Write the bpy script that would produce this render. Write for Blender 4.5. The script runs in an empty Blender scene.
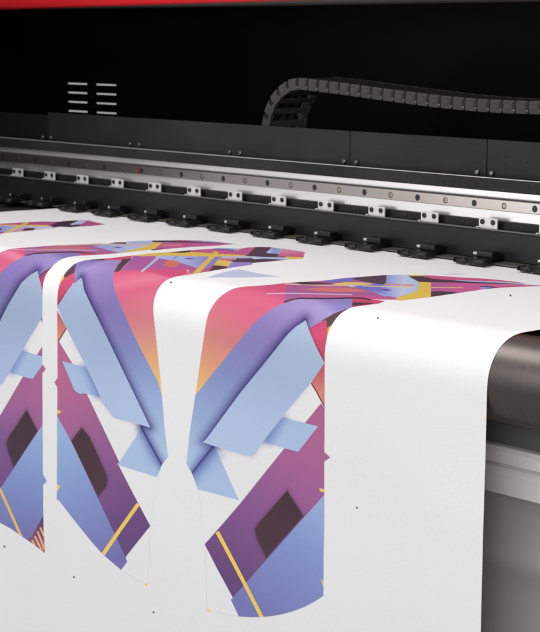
import bpy, bmesh, math, random
import numpy as np
from mathutils import Vector, Matrix
random.seed(4)
R = math.radians
scene = bpy.context.scene
COL = scene.collection

# ------------------------------------------------------------------ camera maths
W, H = 540.0, 632.0
PX, PY = 270.0, 316.0
FPX = 1820.773
PITCH, YAW = R(8.8961), R(40.2107)
FWD = np.array([-math.cos(YAW) * math.cos(PITCH), math.sin(YAW) * math.cos(PITCH), -math.sin(PITCH)])
RGT = np.array([math.sin(YAW), math.cos(YAW), 0.0])
UPV = np.cross(RGT, FWD)
CAM = np.array([1.278833, -1.377625, 1.214960])
ZT, RR = 0.90, 0.05            # table height, roller radius

def project(P):
    q = P - CAM
    z = q @ FWD
    return PX + FPX * (q @ RGT) / z, PY - FPX * (q @ UPV) / z

# ------------------------------------------------------------------ object helpers
def link(o, parent=None):
    COL.objects.link(o)
    if parent: o.parent = parent
    return o
def empty(name, label, cat, group=None):
    o = bpy.data.objects.new(name, None); COL.objects.link(o)
    o['label'] = label; o['category'] = cat
    if group: o['group'] = group
    return o
def obj(name, bm, mat, parent=None, smooth=False):
    me = bpy.data.meshes.new(name); bm.normal_update(); bm.to_mesh(me); bm.free()
    if isinstance(mat, (list, tuple)):
        for m in mat: me.materials.append(m)
    elif mat: me.materials.append(mat)
    if smooth:
        for p in me.polygons: p.use_smooth = True
    o = bpy.data.objects.new(name, me)
    link(o, parent)
    return o
def box(x0, x1, y0, y1, z0, z1, bev=0.0, bm=None, seg=2, mi=0):
    own = bmesh.new()
    r = bmesh.ops.create_cube(own, size=1.0)
    for v in own.verts:
        v.co = Vector(((x0 + x1) / 2 + v.co.x * (x1 - x0), (y0 + y1) / 2 + v.co.y * (y1 - y0), (z0 + z1) / 2 + v.co.z * (z1 - z0)))
    if bev > 0:
        bmesh.ops.bevel(own, geom=list(own.edges), offset=bev, segments=seg, affect='EDGES', profile=0.6)
    for f in own.faces: f.material_index = mi
    return merge(bm, own)
def merge(bm, own):
    if bm is None: return own
    me = bpy.data.meshes.new('tmp'); own.to_mesh(me); own.free()
    bm.from_mesh(me); bpy.data.meshes.remove(me)
    return bm
def cyl(p0, p1, r, n=24, bev=0.0, bm=None, mi=0, r2=None):
    own = bmesh.new()
    p0 = Vector(p0); p1 = Vector(p1); d = p1 - p0
    bmesh.ops.create_cone(own, cap_ends=True, segments=n, radius1=r, radius2=r if r2 is None else r2, depth=d.length)
    if bev > 0:
        ed = [e for e in own.edges if any(len(f.verts) > 4 for f in e.link_faces)]
        bmesh.ops.bevel(own, geom=ed, offset=bev, segments=2, affect='EDGES')
    q = d.normalized().to_track_quat('Z', 'Y').to_matrix().to_4x4()
    bmesh.ops.transform(own, matrix=Matrix.Translation((p0 + p1) / 2) @ q, verts=own.verts)
    for f in own.faces:
        f.material_index = mi; f.smooth = len(f.verts) == 4
    return merge(bm, own)
def profile_x(pts, x0, x1, bm=None, close=True, nx=1):
    """extrude a Y-Z profile along X"""
    own = bmesh.new()
    rings = []
    for i in range(nx + 1):
        x = x0 + (x1 - x0) * i / nx
        rings.append([own.verts.new((x, y, z)) for y, z in pts])
    n = len(pts)
    for a, b in zip(rings[:-1], rings[1:]):
        for i in range(n if close else n - 1):
            own.faces.new((a[i], a[(i + 1) % n], b[(i + 1) % n], b[i]))
    if close:
        own.faces.new(list(reversed(rings[0]))); own.faces.new(rings[-1])
    bmesh.ops.recalc_face_normals(own, faces=own.faces)
    return merge(bm, own)

# ------------------------------------------------------------------ materials
def s2l(c):
    c = np.asarray(c, dtype=float) / 255.0
    return np.where(c <= 0.04045, c / 12.92, ((c + 0.055) / 1.055) ** 2.4)
def mat(name, col, rough=0.5, metal=0.0, spec=0.5, noise=0.0, nscale=40, stretch=(1, 1, 1), bump=0.0, bscale=300, aniso=0.0, coat=0.0, rvar=0.0, dust=0.0):
    m = bpy.data.materials.new(name); m.use_nodes = True
    nt = m.node_tree; N = nt.nodes; L = nt.links
    b = N['Principled BSDF']
    b.inputs['Base Color'].default_value = (*col, 1)
    b.inputs['Roughness'].default_value = rough
    b.inputs['Metallic'].default_value = metal
    b.inputs['Specular IOR Level'].default_value = spec
    b.inputs['Coat Weight'].default_value = coat
    b.inputs['Anisotropic'].default_value = aniso
    tc = N.new('ShaderNodeTexCoord'); mp = N.new('ShaderNodeMapping'); mp.inputs['Scale'].default_value = stretch
    L.new(tc.outputs['Object'], mp.inputs['Vector'])
    if noise > 0 or rvar > 0:
        t = N.new('ShaderNodeTexNoise'); t.inputs['Scale'].default_value = nscale; t.inputs['Detail'].default_value = 6
        t.inputs['Roughness'].default_value = 0.65
        L.new(mp.outputs[0], t.inputs['Vector'])
        if noise > 0:
            mr = N.new('ShaderNodeMapRange'); mr.inputs[1].default_value = 0.25; mr.inputs[2].default_value = 0.75
            mr.inputs[3].default_value = 1 - noise; mr.inputs[4].default_value = 1 + noise
            L.new(t.outputs[0], mr.inputs[0])
            vm = N.new('ShaderNodeVectorMath'); vm.operation = 'SCALE'; vm.inputs[0].default_value = col
            L.new(mr.outputs[0], vm.inputs['Scale']); L.new(vm.outputs[0], b.inputs['Base Color'])
        if rvar > 0:
            mr = N.new('ShaderNodeMapRange'); mr.inputs[1].default_value = 0.25; mr.inputs[2].default_value = 0.75
            mr.inputs[3].default_value = max(0.02, rough - rvar); mr.inputs[4].default_value = rough + rvar
            L.new(t.outputs[0], mr.inputs[0]); L.new(mr.outputs[0], b.inputs['Roughness'])
    if dust > 0:
        td = N.new('ShaderNodeTexNoise'); td.inputs['Scale'].default_value = 260; td.inputs['Detail'].default_value = 2
        ts = N.new('ShaderNodeTexNoise'); ts.inputs['Scale'].default_value = 5; ts.inputs['Detail'].default_value = 5
        L.new(tc.outputs['Object'], td.inputs['Vector']); L.new(mp.outputs[0], ts.inputs['Vector'])
        r1 = N.new('ShaderNodeMapRange'); r1.inputs[1].default_value = 0.68; r1.inputs[2].default_value = 0.74; r1.inputs[3].default_value = 0; r1.inputs[4].default_value = dust
        r2 = N.new('ShaderNodeMapRange'); r2.inputs[1].default_value = 0.40; r2.inputs[2].default_value = 0.75; r2.inputs[3].default_value = 0; r2.inputs[4].default_value = dust * 0.35
        L.new(td.outputs[0], r1.inputs[0]); L.new(ts.outputs[0], r2.inputs[0])
        ad = N.new('ShaderNodeMath'); ad.operation = 'ADD'; L.new(r1.outputs[0], ad.inputs[0]); L.new(r2.outputs[0], ad.inputs[1])
        mx = N.new('ShaderNodeMix'); mx.data_type = 'RGBA'; mx.inputs['B'].default_value = (0.11, 0.11, 0.11, 1)
        src = b.inputs['Base Color'].links[0].from_socket if b.inputs['Base Color'].links else None
        if src: L.new(src, mx.inputs['A'])
        else: mx.inputs['A'].default_value = (*col, 1)
        L.new(ad.outputs[0], mx.inputs['Factor']); L.new(mx.outputs['Result'], b.inputs['Base Color'])
    if bump > 0:
        t2 = N.new('ShaderNodeTexNoise'); t2.inputs['Scale'].default_value = bscale; t2.inputs['Detail'].default_value = 3
        L.new(mp.outputs[0], t2.inputs['Vector'])
        bp = N.new('ShaderNodeBump'); bp.inputs['Strength'].default_value = bump; bp.inputs['Distance'].default_value = 0.001
        L.new(t2.outputs[0], bp.inputs['Height']); L.new(bp.outputs[0], b.inputs['Normal'])
    return m
M = {}
M['panel'] = mat('dark_sheet_metal', (0.012, 0.012, 0.0125), 0.46, 0.0, 0.25, noise=0.12, nscale=25, bump=0.25, bscale=700, dust=0.30)
M['panel_low'] = mat('charcoal_sheet_metal', (0.012, 0.012, 0.0125), 0.40, 0.0, 0.25, noise=0.10, nscale=25, bump=0.2, bscale=700, dust=0.25)
M['recess'] = mat('black_recess', (0.008, 0.008, 0.009), 0.5, 0.0, 0.3, noise=0.15, nscale=40)
M['textured'] = mat('textured_black_plastic', (0.014, 0.014, 0.015), 0.6, 0.0, 0.25, noise=0.25, nscale=160, stretch=(1, 1, 2), bump=0.6, bscale=500, dust=0.4)
M['alu'] = mat('pale_anodised_aluminium', (0.86, 0.85, 0.84), 0.34, 0.75, 0.5, noise=0.05, nscale=60, stretch=(0.15, 1, 4), rvar=0.06)
M['lip'] = mat('pale_highlight_edge', (0.55, 0.54, 0.53), 0.35, 0.7, 0.5)
M['lip_dark'] = mat('worn_dark_edge', (0.12, 0.115, 0.115), 0.4, 0.3, 0.5)
M['rail'] = mat('ground_steel_rail', (0.38, 0.35, 0.325), 0.24, 0.95, 0.5, noise=0.08, nscale=9, stretch=(1, 1, 0.3))
M['rail_edge'] = mat('rail_dark_groove', (0.05, 0.04, 0.035), 0.4, 0.4)
M['hole'] = mat('dark_counterbore', (0.012, 0.010, 0.010), 0.5)
M['cap'] = mat('brass_rail_cap', (0.30, 0.26, 0.215), 0.3, 0.9)
M['bracket'] = mat('zinc_bracket', (0.66, 0.66, 0.66), 0.42, 0.35, 0.5, noise=0.06, nscale=200)
M['bolt'] = mat('blackened_bolt', (0.020, 0.019, 0.018), 0.3, 0.5)
M['screw'] = mat('dark_zinc_screw', (0.13, 0.13, 0.13), 0.25, 0.8)
M['red_tint'] = mat('red_reflection_tint', (0.13, 0.012, 0.014), 0.4)
M['gloss_black'] = mat('glossy_black_plastic', (0.006, 0.006, 0.0065), 0.28, 0.0, 0.35)
M['rubber'] = mat('black_rubber_roller', (0.010, 0.010, 0.0105), 0.45, 0.0, 0.35, noise=0.2, nscale=400, bump=0.4, bscale=900)
M['silver'] = mat('bright_silver_stop', (0.6, 0.6, 0.61), 0.3, 0.5)
M['strip'] = mat('olive_grey_strip', (0.075, 0.073, 0.060), 0.45, 0.2, 0.5, noise=0.08, nscale=80)
M['platen'] = mat('black_platen', (0.018, 0.018, 0.019), 0.4, 0.0, 0.5)
M['interior'] = mat('interior_black', (0.004, 0.004, 0.004), 0.7, 0.0, 0.2)
M['chain'] = mat('black_nylon_chain', (0.14, 0.132, 0.132), 0.5, 0.0, 0.5, noise=0.45, nscale=300, bump=0.9, bscale=500)
M['chain_pin'] = mat('chain_pin', (0.32, 0.31, 0.30), 0.4, 0.4)
M['red'] = mat('red_powder_coat', (0.80, 0.020, 0.028), 0.38, 0.0, 0.5, noise=0.05, nscale=300)
M['grey_lip'] = mat('grey_hood_lip', (0.25, 0.235, 0.23), 0.5, 0.0, 0.4)
M['roller'] = mat('brushed_bronze_grey_roller', (0.110, 0.094, 0.086), 0.34, 0.85, 0.5, noise=0.16, nscale=9, stretch=(60, 1, 1), aniso=0.0, rvar=0.05)
M['grey_panel'] = mat('grey_painted_recess', (0.13, 0.13, 0.128), 0.5, 0.0, 0.4)
M['extrusion'] = mat('satin_aluminium_extrusion', (0.86, 0.85, 0.83), 0.36, 0.20, 0.5, noise=0.03, nscale=30, stretch=(0.2, 1, 5))
M['extrusion_low'] = mat('beige_aluminium_extrusion', (0.74, 0.71, 0.67), 0.45, 0.05, 0.5, noise=0.03, nscale=30, stretch=(0.2, 1, 5))
M['steel'] = mat('brushed_dark_steel_cover', (0.44, 0.425, 0.40), 0.28, 0.30, 0.5, noise=0.04, nscale=6, stretch=(0.3, 1, 4))
M['floor'] = mat('pale_grey_floor', (0.42, 0.41, 0.40), 0.5, 0.0, 0.4, noise=0.15, nscale=3)

# ------------------------------------------------------------------ the printed artwork (colour function of sheet position)
def paint(x, y, lum):
    """ink colour of the sheet for photo-space positions x, y"""
    n = x.size
    paper = np.array([0.80, 0.80, 0.80])
    out = np.tile(paper, (n, 1))
    AA = 0.42
    def sdf(poly, xs, ys):
        P = np.array(poly, float)
        d = np.full(xs.size, 1e18); inside = np.zeros(xs.size, bool)
        m = len(P)
        for i in range(m):
            a = P[i]; b = P[(i + 1) % m]
            e = b - a; L2 = max(e @ e, 1e-12)
            wx = xs - a[0]; wy = ys - a[1]
            t = np.clip((wx * e[0] + wy * e[1]) / L2, 0, 1)
            dd = (wx - e[0] * t) ** 2 + (wy - e[1] * t) ** 2
            d = np.minimum(d, dd)
            c = (a[1] > ys) != (b[1] > ys)
            if e[1] != 0:
                xi = a[0] + e[0] * (ys - a[1]) / e[1]
                inside ^= c & (xs < xi)
        d = np.sqrt(d)
        return np.where(inside, -d, d)
    def sel(poly, mg, pool=None):
        P = np.array(poly, float)
        mask = (x > P[:, 0].min() - mg) & (x < P[:, 0].max() + mg) & (y > P[:, 1].min() - mg) & (y < P[:, 1].max() + mg)
        return np.nonzero(mask)[0]
    def colour(spec, xs, ys, ls):
        if spec is WH: return np.tile(np.array([0.79, 0.787, 0.79]), (xs.size, 1))
        if isinstance(spec[0], (int, float)):
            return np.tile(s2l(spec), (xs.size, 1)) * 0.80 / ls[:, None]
        # gradient: [(px, py, rgb), ...] inverse projection on the line first->last
        p0 = np.array(spec[0][:2], float); p1 = np.array(spec[-1][:2], float); e = p1 - p0
        t = ((xs - p0[0]) * e[0] + (ys - p0[1]) * e[1]) / (e @ e)
        ts = [((s[0] - p0[0]) * e[0] + (s[1] - p0[1]) * e[1]) / (e @ e) for s in spec]
        cs = np.array([s2l(s[2]) for s in spec]) * 0.80
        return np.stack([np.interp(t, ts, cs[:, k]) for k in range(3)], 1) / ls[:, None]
    clip = {'i': None}
    def eased(poly, a, b, n=3):
        # corner-cutting between two listed points, which stay fixed
        i, j = poly.index(a), poly.index(b)
        seg = [np.array(q, float) for q in poly[i:j + 1]]
        for _ in range(n):
            new = [seg[0]]
            for p_, q_ in zip(seg[:-1], seg[1:]): new += [p_ * 0.75 + q_ * 0.25, p_ * 0.25 + q_ * 0.75]
            seg = new + [seg[-1]]
        return poly[:i] + [tuple(q) for q in seg] + poly[j + 1:]
    def motif(outline):
        idx = sel(outline, 3)
        cov = np.zeros(n, np.float32)
        s = sdf(outline, x[idx], y[idx])
        cov[idx] = np.clip(0.5 - s / AA, 0, 1)
        clip['i'] = cov
    def fill(poly, spec, soft=None, k=1.0):
        w = AA if soft is None else soft
        idx = sel(poly, w + 1)
        if idx.size == 0: return
        if clip['i'] is not None: idx = idx[clip['i'][idx] > 0]
        if idx.size == 0: return
        s = sdf(poly, x[idx], y[idx])
        a = np.clip(0.5 - s / w, 0, 1) * k
        if clip['i'] is not None: a = a * clip['i'][idx]
        out[idx] = out[idx] * (1 - a[:, None]) + colour(spec, x[idx], y[idx], lum[idx]) * a[:, None]
    def shade(poly, r, k, tint=(60, 30, 70), off=(0, 0)):
        """soft printed drop shadow round a shape"""
        P = [(a + off[0], b + off[1]) for a, b in poly]
        idx = sel(P, r + 1)
        if clip['i'] is not None: idx = idx[clip['i'][idx] > 0]
        if idx.size == 0: return
        s = sdf(P, x[idx], y[idx])
        a = np.clip(1 - s / r, 0, 1) ** 1.8 * k
        if clip['i'] is not None: a = a * clip['i'][idx]
        out[idx] = out[idx] * (1 - a[:, None]) + (out[idx] * s2l(tint) / 0.8) * a[:, None]
    def line(pts, w, spec):
        pts = np.array(pts, float)
        for a, b in zip(pts[:-1], pts[1:]):
            e = b - a; l = math.hypot(*e) or 1; nx_, ny_ = -e[1] / l * w / 2, e[0] / l * w / 2
            fill([(a[0] + nx_, a[1] + ny_), (b[0] + nx_, b[1] + ny_), (b[0] - nx_, b[1] - ny_), (a[0] - nx_, a[1] - ny_)], spec)
    BROWN = (84, 58, 66); YEL = (238, 200, 78); MAUVE = (178, 98, 158); MAG = (208, 84, 140); PINK = (240, 98, 146)
    LAV = (158, 138, 206); SKY = (190, 204, 236); LB = (166, 189, 222); WH = (219, 217, 219); DK = (66, 46, 58)

    # ---- pale triangle and stray ink on the white
    fill([(206.7, 277.4), (222, 273), (238.3, 269.8), (259.5, 273.7), (281, 276.7), (245, 277.6)], (204, 214, 240))
    fill([(439, 275.2), (455, 273.2), (470, 274.6), (455, 274.6)], (236, 214, 226))
    for p in ((378, 318), (355.4, 508), (171, 282.4), (2.6, 546.8), (74.4, 577), (155.2, 611.8), (510.4, 296)):
        fill([(p[0] - 1.0, p[1] - 1.0), (p[0] + 0.9, p[1] - 0.7), (p[0] + 0.9, p[1] + 1.1), (p[0] - 0.7, p[1] + 1.0)], (70, 70, 76))

    # =============== motif C (large right one)
    oC = [(205, 330), (207.5, 315), (214, 303), (221.7, 295), (231.7, 289), (240, 287), (253, 286), (271.7, 284.7), (280, 283.6),
          (299.5, 282.3), (322.8, 281.4), (335.8, 279.8), (350, 278.3), (366, 277.2), (382.8, 276), (401, 275.3), (424.6, 275.5), (445.4, 276.4),
          (458.4, 277.4), (479.3, 278.2), (497, 280), (516.3, 282.6), (540, 285.1), (556, 287), (540, 286.6), (522, 287.6), (501.5, 288.4), (480.7, 290.4),
          (460, 293.4), (431, 297.4), (402, 300.7), (376.3, 303.9), (353, 307), (346.5, 309.5), (340, 314.2), (334.6, 320.4), (329.8, 328.5), (326.7, 338),
          (325, 349), (324.6, 363), (324.5, 400), (324, 440), (323.7, 452), (329.5, 457.6), (323.5, 462), (323, 530), (322.2, 596.2),
          (309.4, 604.4), (298, 609.5), (287.2, 613), (275, 615.8), (262.8, 617.2), (250, 617.6), (237.8, 616.7), (229.8, 599.9), (231.7, 597.8), (217, 570), (204.4, 544.2),
          (239.4, 503.2), (238.2, 500.6), (197.7, 489.4), (192, 472.8), (186.6, 463.3), (190, 430), (194.5, 400), (201.7, 350)]
    oC = eased(oC, (205, 330), (299.5, 282.3)); oC = eased(oC, (353, 307), (324.5, 400)); oC = eased(oC, (322.2, 596.2), (237.8, 616.7))
    oC = eased(oC, (299.5, 282.3), (556, 287)) 
    motif(oC)
    fill([(150, 260), (600, 260), (600, 640), (150, 640)], WH)
    # mauve lower body
    fill([(320.8, 403.2), (326, 410), (335, 440), (335, 640), (190, 640), (190, 560), (204.4, 544.2), (239.7, 503)],
         [(316, 425, (176, 96, 140)), (292, 470, (162, 92, 146)), (262, 510, (136, 84, 142)), (218, 560, (104, 70, 122)), (200, 600, (96, 64, 116))])
    br = [(286.9, 490.4), (303, 516), (265.6, 558.5), (257, 541), (254.8, 535), (254.2, 529), (257, 524)]
    shade(br, 6, 0.25)
    fill(br, [(287, 490, (66, 42, 52)), (262, 556, (76, 50, 62))], soft=1.5)
    lowblue = [(322.8, 495.8), (331, 486), (331, 620), (240, 625), (229.8, 600.2)]
    fill([(231.7, 597.8), (322.8, 495.8), (331, 487), (331, 640), (200, 640), (229, 600)],
         [(322, 505, (146, 172, 214)), (300, 545, (128, 148, 204)), (250, 610, (116, 116, 178))])
    line([(216.6, 532), (243, 583), (260.9, 618)], 3.6, YEL)
    fill([(318.5, 488.4), (324, 489.6), (324, 492.6), (319, 491.4)], YEL)
    fill([(319.6, 578.6), (324, 584), (324, 590), (321.5, 585)], YEL)
    # curved lavender-to-blue band with pink corner
    band = [(180, 500), (180, 420), (196.7, 393.3), (211, 375), (226.7, 356.7), (236, 344), (246.7, 331.7), (254, 323), (263.3, 315), (273, 308), (283.3, 303.3), (291, 300.8), (299.5, 299), (325.4, 299),
            (353, 298.4), (353, 310), (340, 314), (326, 319), (308.5, 329.5), (306, 345), (270, 390), (238, 420), (212.7, 446), (192, 472.8), (186, 480)]
    fill([(190, 440), (190, 300), (240, 280), (290, 280), (290, 305), (246.7, 340), (197, 400)],
         [(270, 283, (226, 84, 132)), (262, 294, (232, 98, 138)), (240, 312, (230, 106, 138)), (222, 338, (226, 132, 134)), (208, 365, (232, 162, 124)), (196, 395, (240, 196, 104))])
    band = eased(band, (196.7, 393.3), (299.5, 299))
    fill(band, [(325, 298, (152, 138, 208)), (316, 303, (174, 160, 216)), (300, 314, (166, 146, 206)), (268, 330, (146, 128, 196)), (232, 370, (134, 142, 198)), (205, 420, (146, 168, 210)), (188, 465, (172, 194, 224))])
    # brown, yellow, magenta, salmon beside the straight edge
    fill([(322, 320.6), (334, 313.5), (347, 308.5), (345, 318), (330, 330), (326.8, 328)], (98, 66, 78))
    fill([(327.3, 328), (332.5, 324.5), (332, 340), (326, 340)], YEL)
    mg = [(308.5, 329.6), (316, 324.6), (326, 319.2), (327.6, 328.4), (326.6, 340), (328, 372), (318, 360), (311.6, 345)]
    shade(mg, 3, 0.3); fill(mg, [(318, 320, (206, 70, 116)), (314, 335, (226, 76, 122)), (324, 356, (206, 68, 110))])
    sal = [(329, 360), (329, 412), (320.3, 400.5), (311.6, 382.3), (316, 368)]
    fill(sal, [(322, 366, (196, 82, 104)), (320, 392, (222, 132, 120))])
    line([(311.2, 383), (316.5, 392), (322, 402.5), (326, 409)], 1.3, (110, 50, 74))
    # sky-blue triangle under the band
    tri = [(212.7, 446), (218, 455), (238.2, 500.8), (240, 504), (197.7, 489.4), (192, 472.8)]
    fill(tri, LB)
    fill([(212.7, 446), (192, 472.8), (196, 484), (222, 456)], (136, 160, 206), soft=13, k=0.75)
    shade([(214, 446), (192, 474), (193, 472), (213, 445)], 12, 0.85, tint=(92, 100, 170)); line([(213.5, 445.4), (192, 473)], 1.5, (62, 58, 112))
    # small parallelogram
    sm = [(283, 417.3), (317.8, 426.4), (297.8, 451.9), (262.6, 441.9)]
    shade(sm, 3, 0.12); fill(sm, LB)
    fill([(279, 415), (286, 418), (270, 444), (258, 441)], (104, 126, 190), soft=12, k=0.85)
    # big strip
    strip = [(305.7, 320.2), (308.5, 329), (311.6, 336.4), (317, 349), (324.5, 363), (310.8, 382.8), (281.7, 417.5), (262.8, 441.7), (254.4, 454.2), (251, 456.2), (247, 456.0),
             (225, 450), (202.2, 442.2), (205, 440), (240, 393), (270, 356.7), (286.7, 335), (296, 326.5)]
    strip = eased(strip, (240, 393), (296, 326.5)); strip = eased(strip, (305.7, 320.2), (324.5, 363))
    shade([(305, 319), (286.7, 334), (270, 356), (240, 392.6), (204, 441), (214, 443), (250, 398), (280, 360)], 13, 0.92, tint=(92, 60, 140))
    shade([(306, 320), (311.6, 336.4), (324.5, 363), (316, 362), (304, 338)], 3.5, 0.5, tint=(110, 20, 60))
    shade([(216, 447), (252, 457), (263, 442), (250, 440)], 6, 0.28, tint=(180, 110, 150))
    shade([(281, 417), (310.8, 383), (300, 385), (276, 412)], 7, 0.22, tint=(170, 120, 170))
    fill(strip, [(305, 322, (180, 200, 227)), (270, 370, (168, 188, 220)), (225, 445, (174, 195, 225))])
    # ---- flat part of C
    fill([(287.8, 280), (480, 270), (480, 300), (353, 299), (299, 298.4), (283.5, 303.4)], MAUVE)
    fill([(302, 289.2), (322, 287.6), (350, 288.6), (372, 291.5), (350, 292.3), (320, 291.6)], (222, 122, 124), soft=1.2)
    fill([(300, 294.6), (350, 295.4), (384, 296), (404, 300), (378, 299.6), (350, 297.4), (300, 297.2)], (206, 92, 152), soft=1.0)
    line([(266.5, 293.6), (290, 293.2), (320, 294), (352, 294.7)], 1.0, (214, 190, 222))
    fill([(352, 298.4), (366, 298.5), (385, 301), (377, 304.5), (352, 309)], (222, 70, 118))
    fill([(352.6, 302.2), (371, 302.8), (374, 303.8), (352, 306)], BROWN)
    line([(283.8, 302.2), (291, 299.8), (299.5, 298.4), (325.4, 298.6), (350, 297.9), (361, 298), (371, 299.8)], 1.5, (78, 50, 66))
    # upper edge bits
    line([(285, 284.1), (303, 284.8), (325, 286), (350, 286.2)], 1.3, (226, 186, 166))
    fill([(291, 282.8), (300, 282.2), (322.8, 283.2), (335, 284.9), (316, 285.1), (303.3, 284.9)], BROWN)
    fill([(322, 281.2), (350, 277.9), (356, 279.6), (350, 282.4), (330, 283.2)], (126, 116, 200))
    fill([(332, 284.7), (345, 283), (362, 283), (380, 285), (372, 286.2), (340, 286.4)], (238, 206, 110))
    fill([(345, 285.6), (414, 287), (410, 289), (350, 287.6)], (206, 196, 222))
    # light blue dome
    dome = [(353, 286.8), (372, 284.6), (386, 276), (396, 274), (407.8, 275.4), (413, 278.4), (418.2, 282), (419.2, 285.5), (417.5, 290), (411.7, 294), (404, 296.2), (395.8, 297.8), (384, 294.6), (369.8, 291.4)]
    fill(dome, [(380, 282, (124, 118, 208)), (392, 283, (172, 184, 236)), (404, 285, (204, 212, 240)), (419, 287, (184, 200, 240))])
    fill([(352, 279.2), (370, 276.8), (386.6, 275.4), (385.6, 285), (371, 283.4), (356, 281)], [(352, 280, (88, 64, 96)), (362, 280, (96, 70, 80)), (386, 280, (82, 60, 84))])
    line([(384, 284.6), (398, 284.8), (414, 285.4)], 1.3, (232, 150, 126))
    line([(362, 286.3), (385, 286.8), (414, 287.4)], 0.9, (236, 216, 150))
    fill([(379, 289.6), (386, 288.9), (393, 290.3), (386, 290.9)], (116, 74, 168))
    fill([(372, 291), (384, 294), (395.8, 297), (410, 293), (400, 296), (384, 296.4)], (158, 172, 236), soft=1.0)
    fill([(418.6, 281.8), (430.9, 282.4), (430.9, 298.4), (401, 302), (395.6, 297.8), (410, 293.6), (417.4, 290), (419.2, 285.5)], YEL)
    fill([(408, 275), (424.8, 275), (426, 277), (410, 277)], (232, 200, 90))
    fill([(431, 282.2), (457, 282), (480, 283.2), (500, 284.6), (500, 292), (460, 296), (431, 299)], [(431, 287, (186, 92, 164)), (465, 288, (214, 92, 158))])
    line([(431, 287.6), (463.5, 288)], 1.1, (238, 186, 110))
    fill([(431, 291.8), (440, 291.4), (452, 292.4), (459, 293.4), (445, 296.6), (431, 299)], BROWN)
    fill([(423, 275.4), (445.4, 275.6), (470, 277.8), (497, 279.6), (530, 284.6), (500, 282.2), (457, 280), (432, 279)], (222, 88, 140))
    line([(456, 280.8), (475, 281.4), (500, 283), (524, 285)], 1.3, (182, 184, 226))
    fill([(408, 276.6), (423, 276.4), (432.4, 278.8), (457, 280.6), (470, 281.8), (500, 283.4), (526, 285.4), (500, 284.6), (470, 283.4), (455.8, 282.6), (419, 282)], (80, 56, 70))
    fill([(480, 284.2), (556, 286.4), (556, 288), (522, 288.6), (497, 288.8), (482, 287.4)], (216, 92, 150))
    fill([(481, 286.9), (488, 286.5), (499, 288.6), (481, 291)], [(481, 288, (166, 160, 228)), (499, 288.5, (92, 80, 150))])
    line([(480, 286.9), (488, 287.2), (497, 288.6)], 0.9, (70, 50, 90))
    clip['i'] = None
    line([(198.5, 490), (200.5, 506), (201, 516)], 0.45, (212, 212, 213)); line([(201, 524), (202.6, 534), (204.4, 544)], 0.45, (212, 212, 213))
    line([(201, 515.6), (198.3, 519.5), (201.2, 523.6), (203, 520), (201, 515.6)], 0.45, (209, 209, 210))
    line([(205, 546), (206, 580), (207, 609)], 0.45, (209, 209, 210)); line([(208, 610), (222, 614), (238, 616.6)], 0.5, (202, 202, 205))
    fill([(207, 608.6), (210.6, 610.6), (210, 612.2), (207.4, 611.4)], YEL)

    # =============== motif B
    oB = [(57.2, 500), (57.3, 440), (57.4, 388), (54.6, 382.2), (57.5, 377.5), (57.4, 333), (57.1, 310), (57.3, 300), (58, 289.3), (59.9, 281.5), (63.6, 275), (69.5, 267.9), (76.6, 262.4), (86.3, 260), (96.7, 259.2),
          (110, 258.4), (122, 257.0), (133, 256), (150, 254.2), (170, 252.8), (190.7, 250.8), (214.4, 248.9), (222, 248.2), (239.6, 248.9), (248, 247.6), (259, 246.9), (269.6, 247), (283, 248.7), (305, 252.5), (303, 259.6),
          (286, 260.4), (250, 265.6), (229.3, 268.6), (196.7, 273.5), (180, 275.8), (169.6, 278.2), (162, 283.6), (157, 290.6), (154, 300), (153, 310), (154.6, 323), (158.3, 356.7), (161.7, 385), (165.3, 425),
          (169.3, 456.7), (163.3, 464.4), (158.9, 476.9), (118.9, 464.6), (118.6, 463), (133, 490), (152.2, 525.6), (126.9, 556.8), (128.9, 560.9), (122.2, 569.8), (112, 561.6), (103.3, 554.4), (92, 542), (83.3, 531), (70, 514.5), (58.9, 499.6)]
    oB = eased(oB, (57.4, 333), (122, 257.0)); oB = eased(oB, (180, 275.8), (161.7, 385)); oB = eased(oB, (122.2, 569.8), (58.9, 499.6))
    motif(oB)
    fill([(30, 240), (330, 240), (330, 600), (30, 600)], WH)
    fill([(50, 500), (50, 330), (58.5, 340.6), (71.5, 362.5), (86.7, 394), (118.9, 459), (133, 490), (153.5, 526), (127, 558), (110, 560)],
         [(58, 370, (186, 98, 140)), (76, 412, (168, 96, 144)), (105, 450, (142, 86, 142)), (132, 510, (106, 70, 126)), (140, 545, (100, 68, 120))])
    brB = [(81.8, 427.2), (90, 437.5), (107.2, 474.5), (108.4, 480), (107, 486), (98.6, 496.8), (71, 441)]
    shade(brB, 5, 0.25); fill(brB, [(82, 428, (66, 42, 52)), (100, 492, (74, 48, 60))], soft=1.5)
    fill([(50, 400), (58, 417.4), (71, 441), (94.4, 490), (126.5, 557), (131, 566), (120, 580), (40, 580)],
         [(60, 430, (150, 176, 216)), (75, 490, (130, 150, 204)), (118, 560, (112, 108, 172))])
    line([(140, 503.6), (121, 529.5), (102.6, 555.5)], 3.8, YEL)
    fill([(56, 410), (60, 410.4), (61.2, 412.2), (59, 413.6), (56, 413)], YEL)
    fill([(57, 484.5), (60.5, 486), (58.5, 490), (57, 491)], YEL)
    # pink-to-orange then lavender-to-blue band
    fill([(110, 268), (175, 268), (200, 274), (180, 300), (162, 330), (170, 400), (160, 400), (130, 340), (112, 300)],
         [(135, 270, (234, 88, 136)), (136, 281, (238, 124, 154)), (137, 290, (230, 100, 138)), (142, 325, (226, 134, 140)), (150, 355, (230, 166, 124)), (159, 384, (240, 196, 104))])
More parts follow.
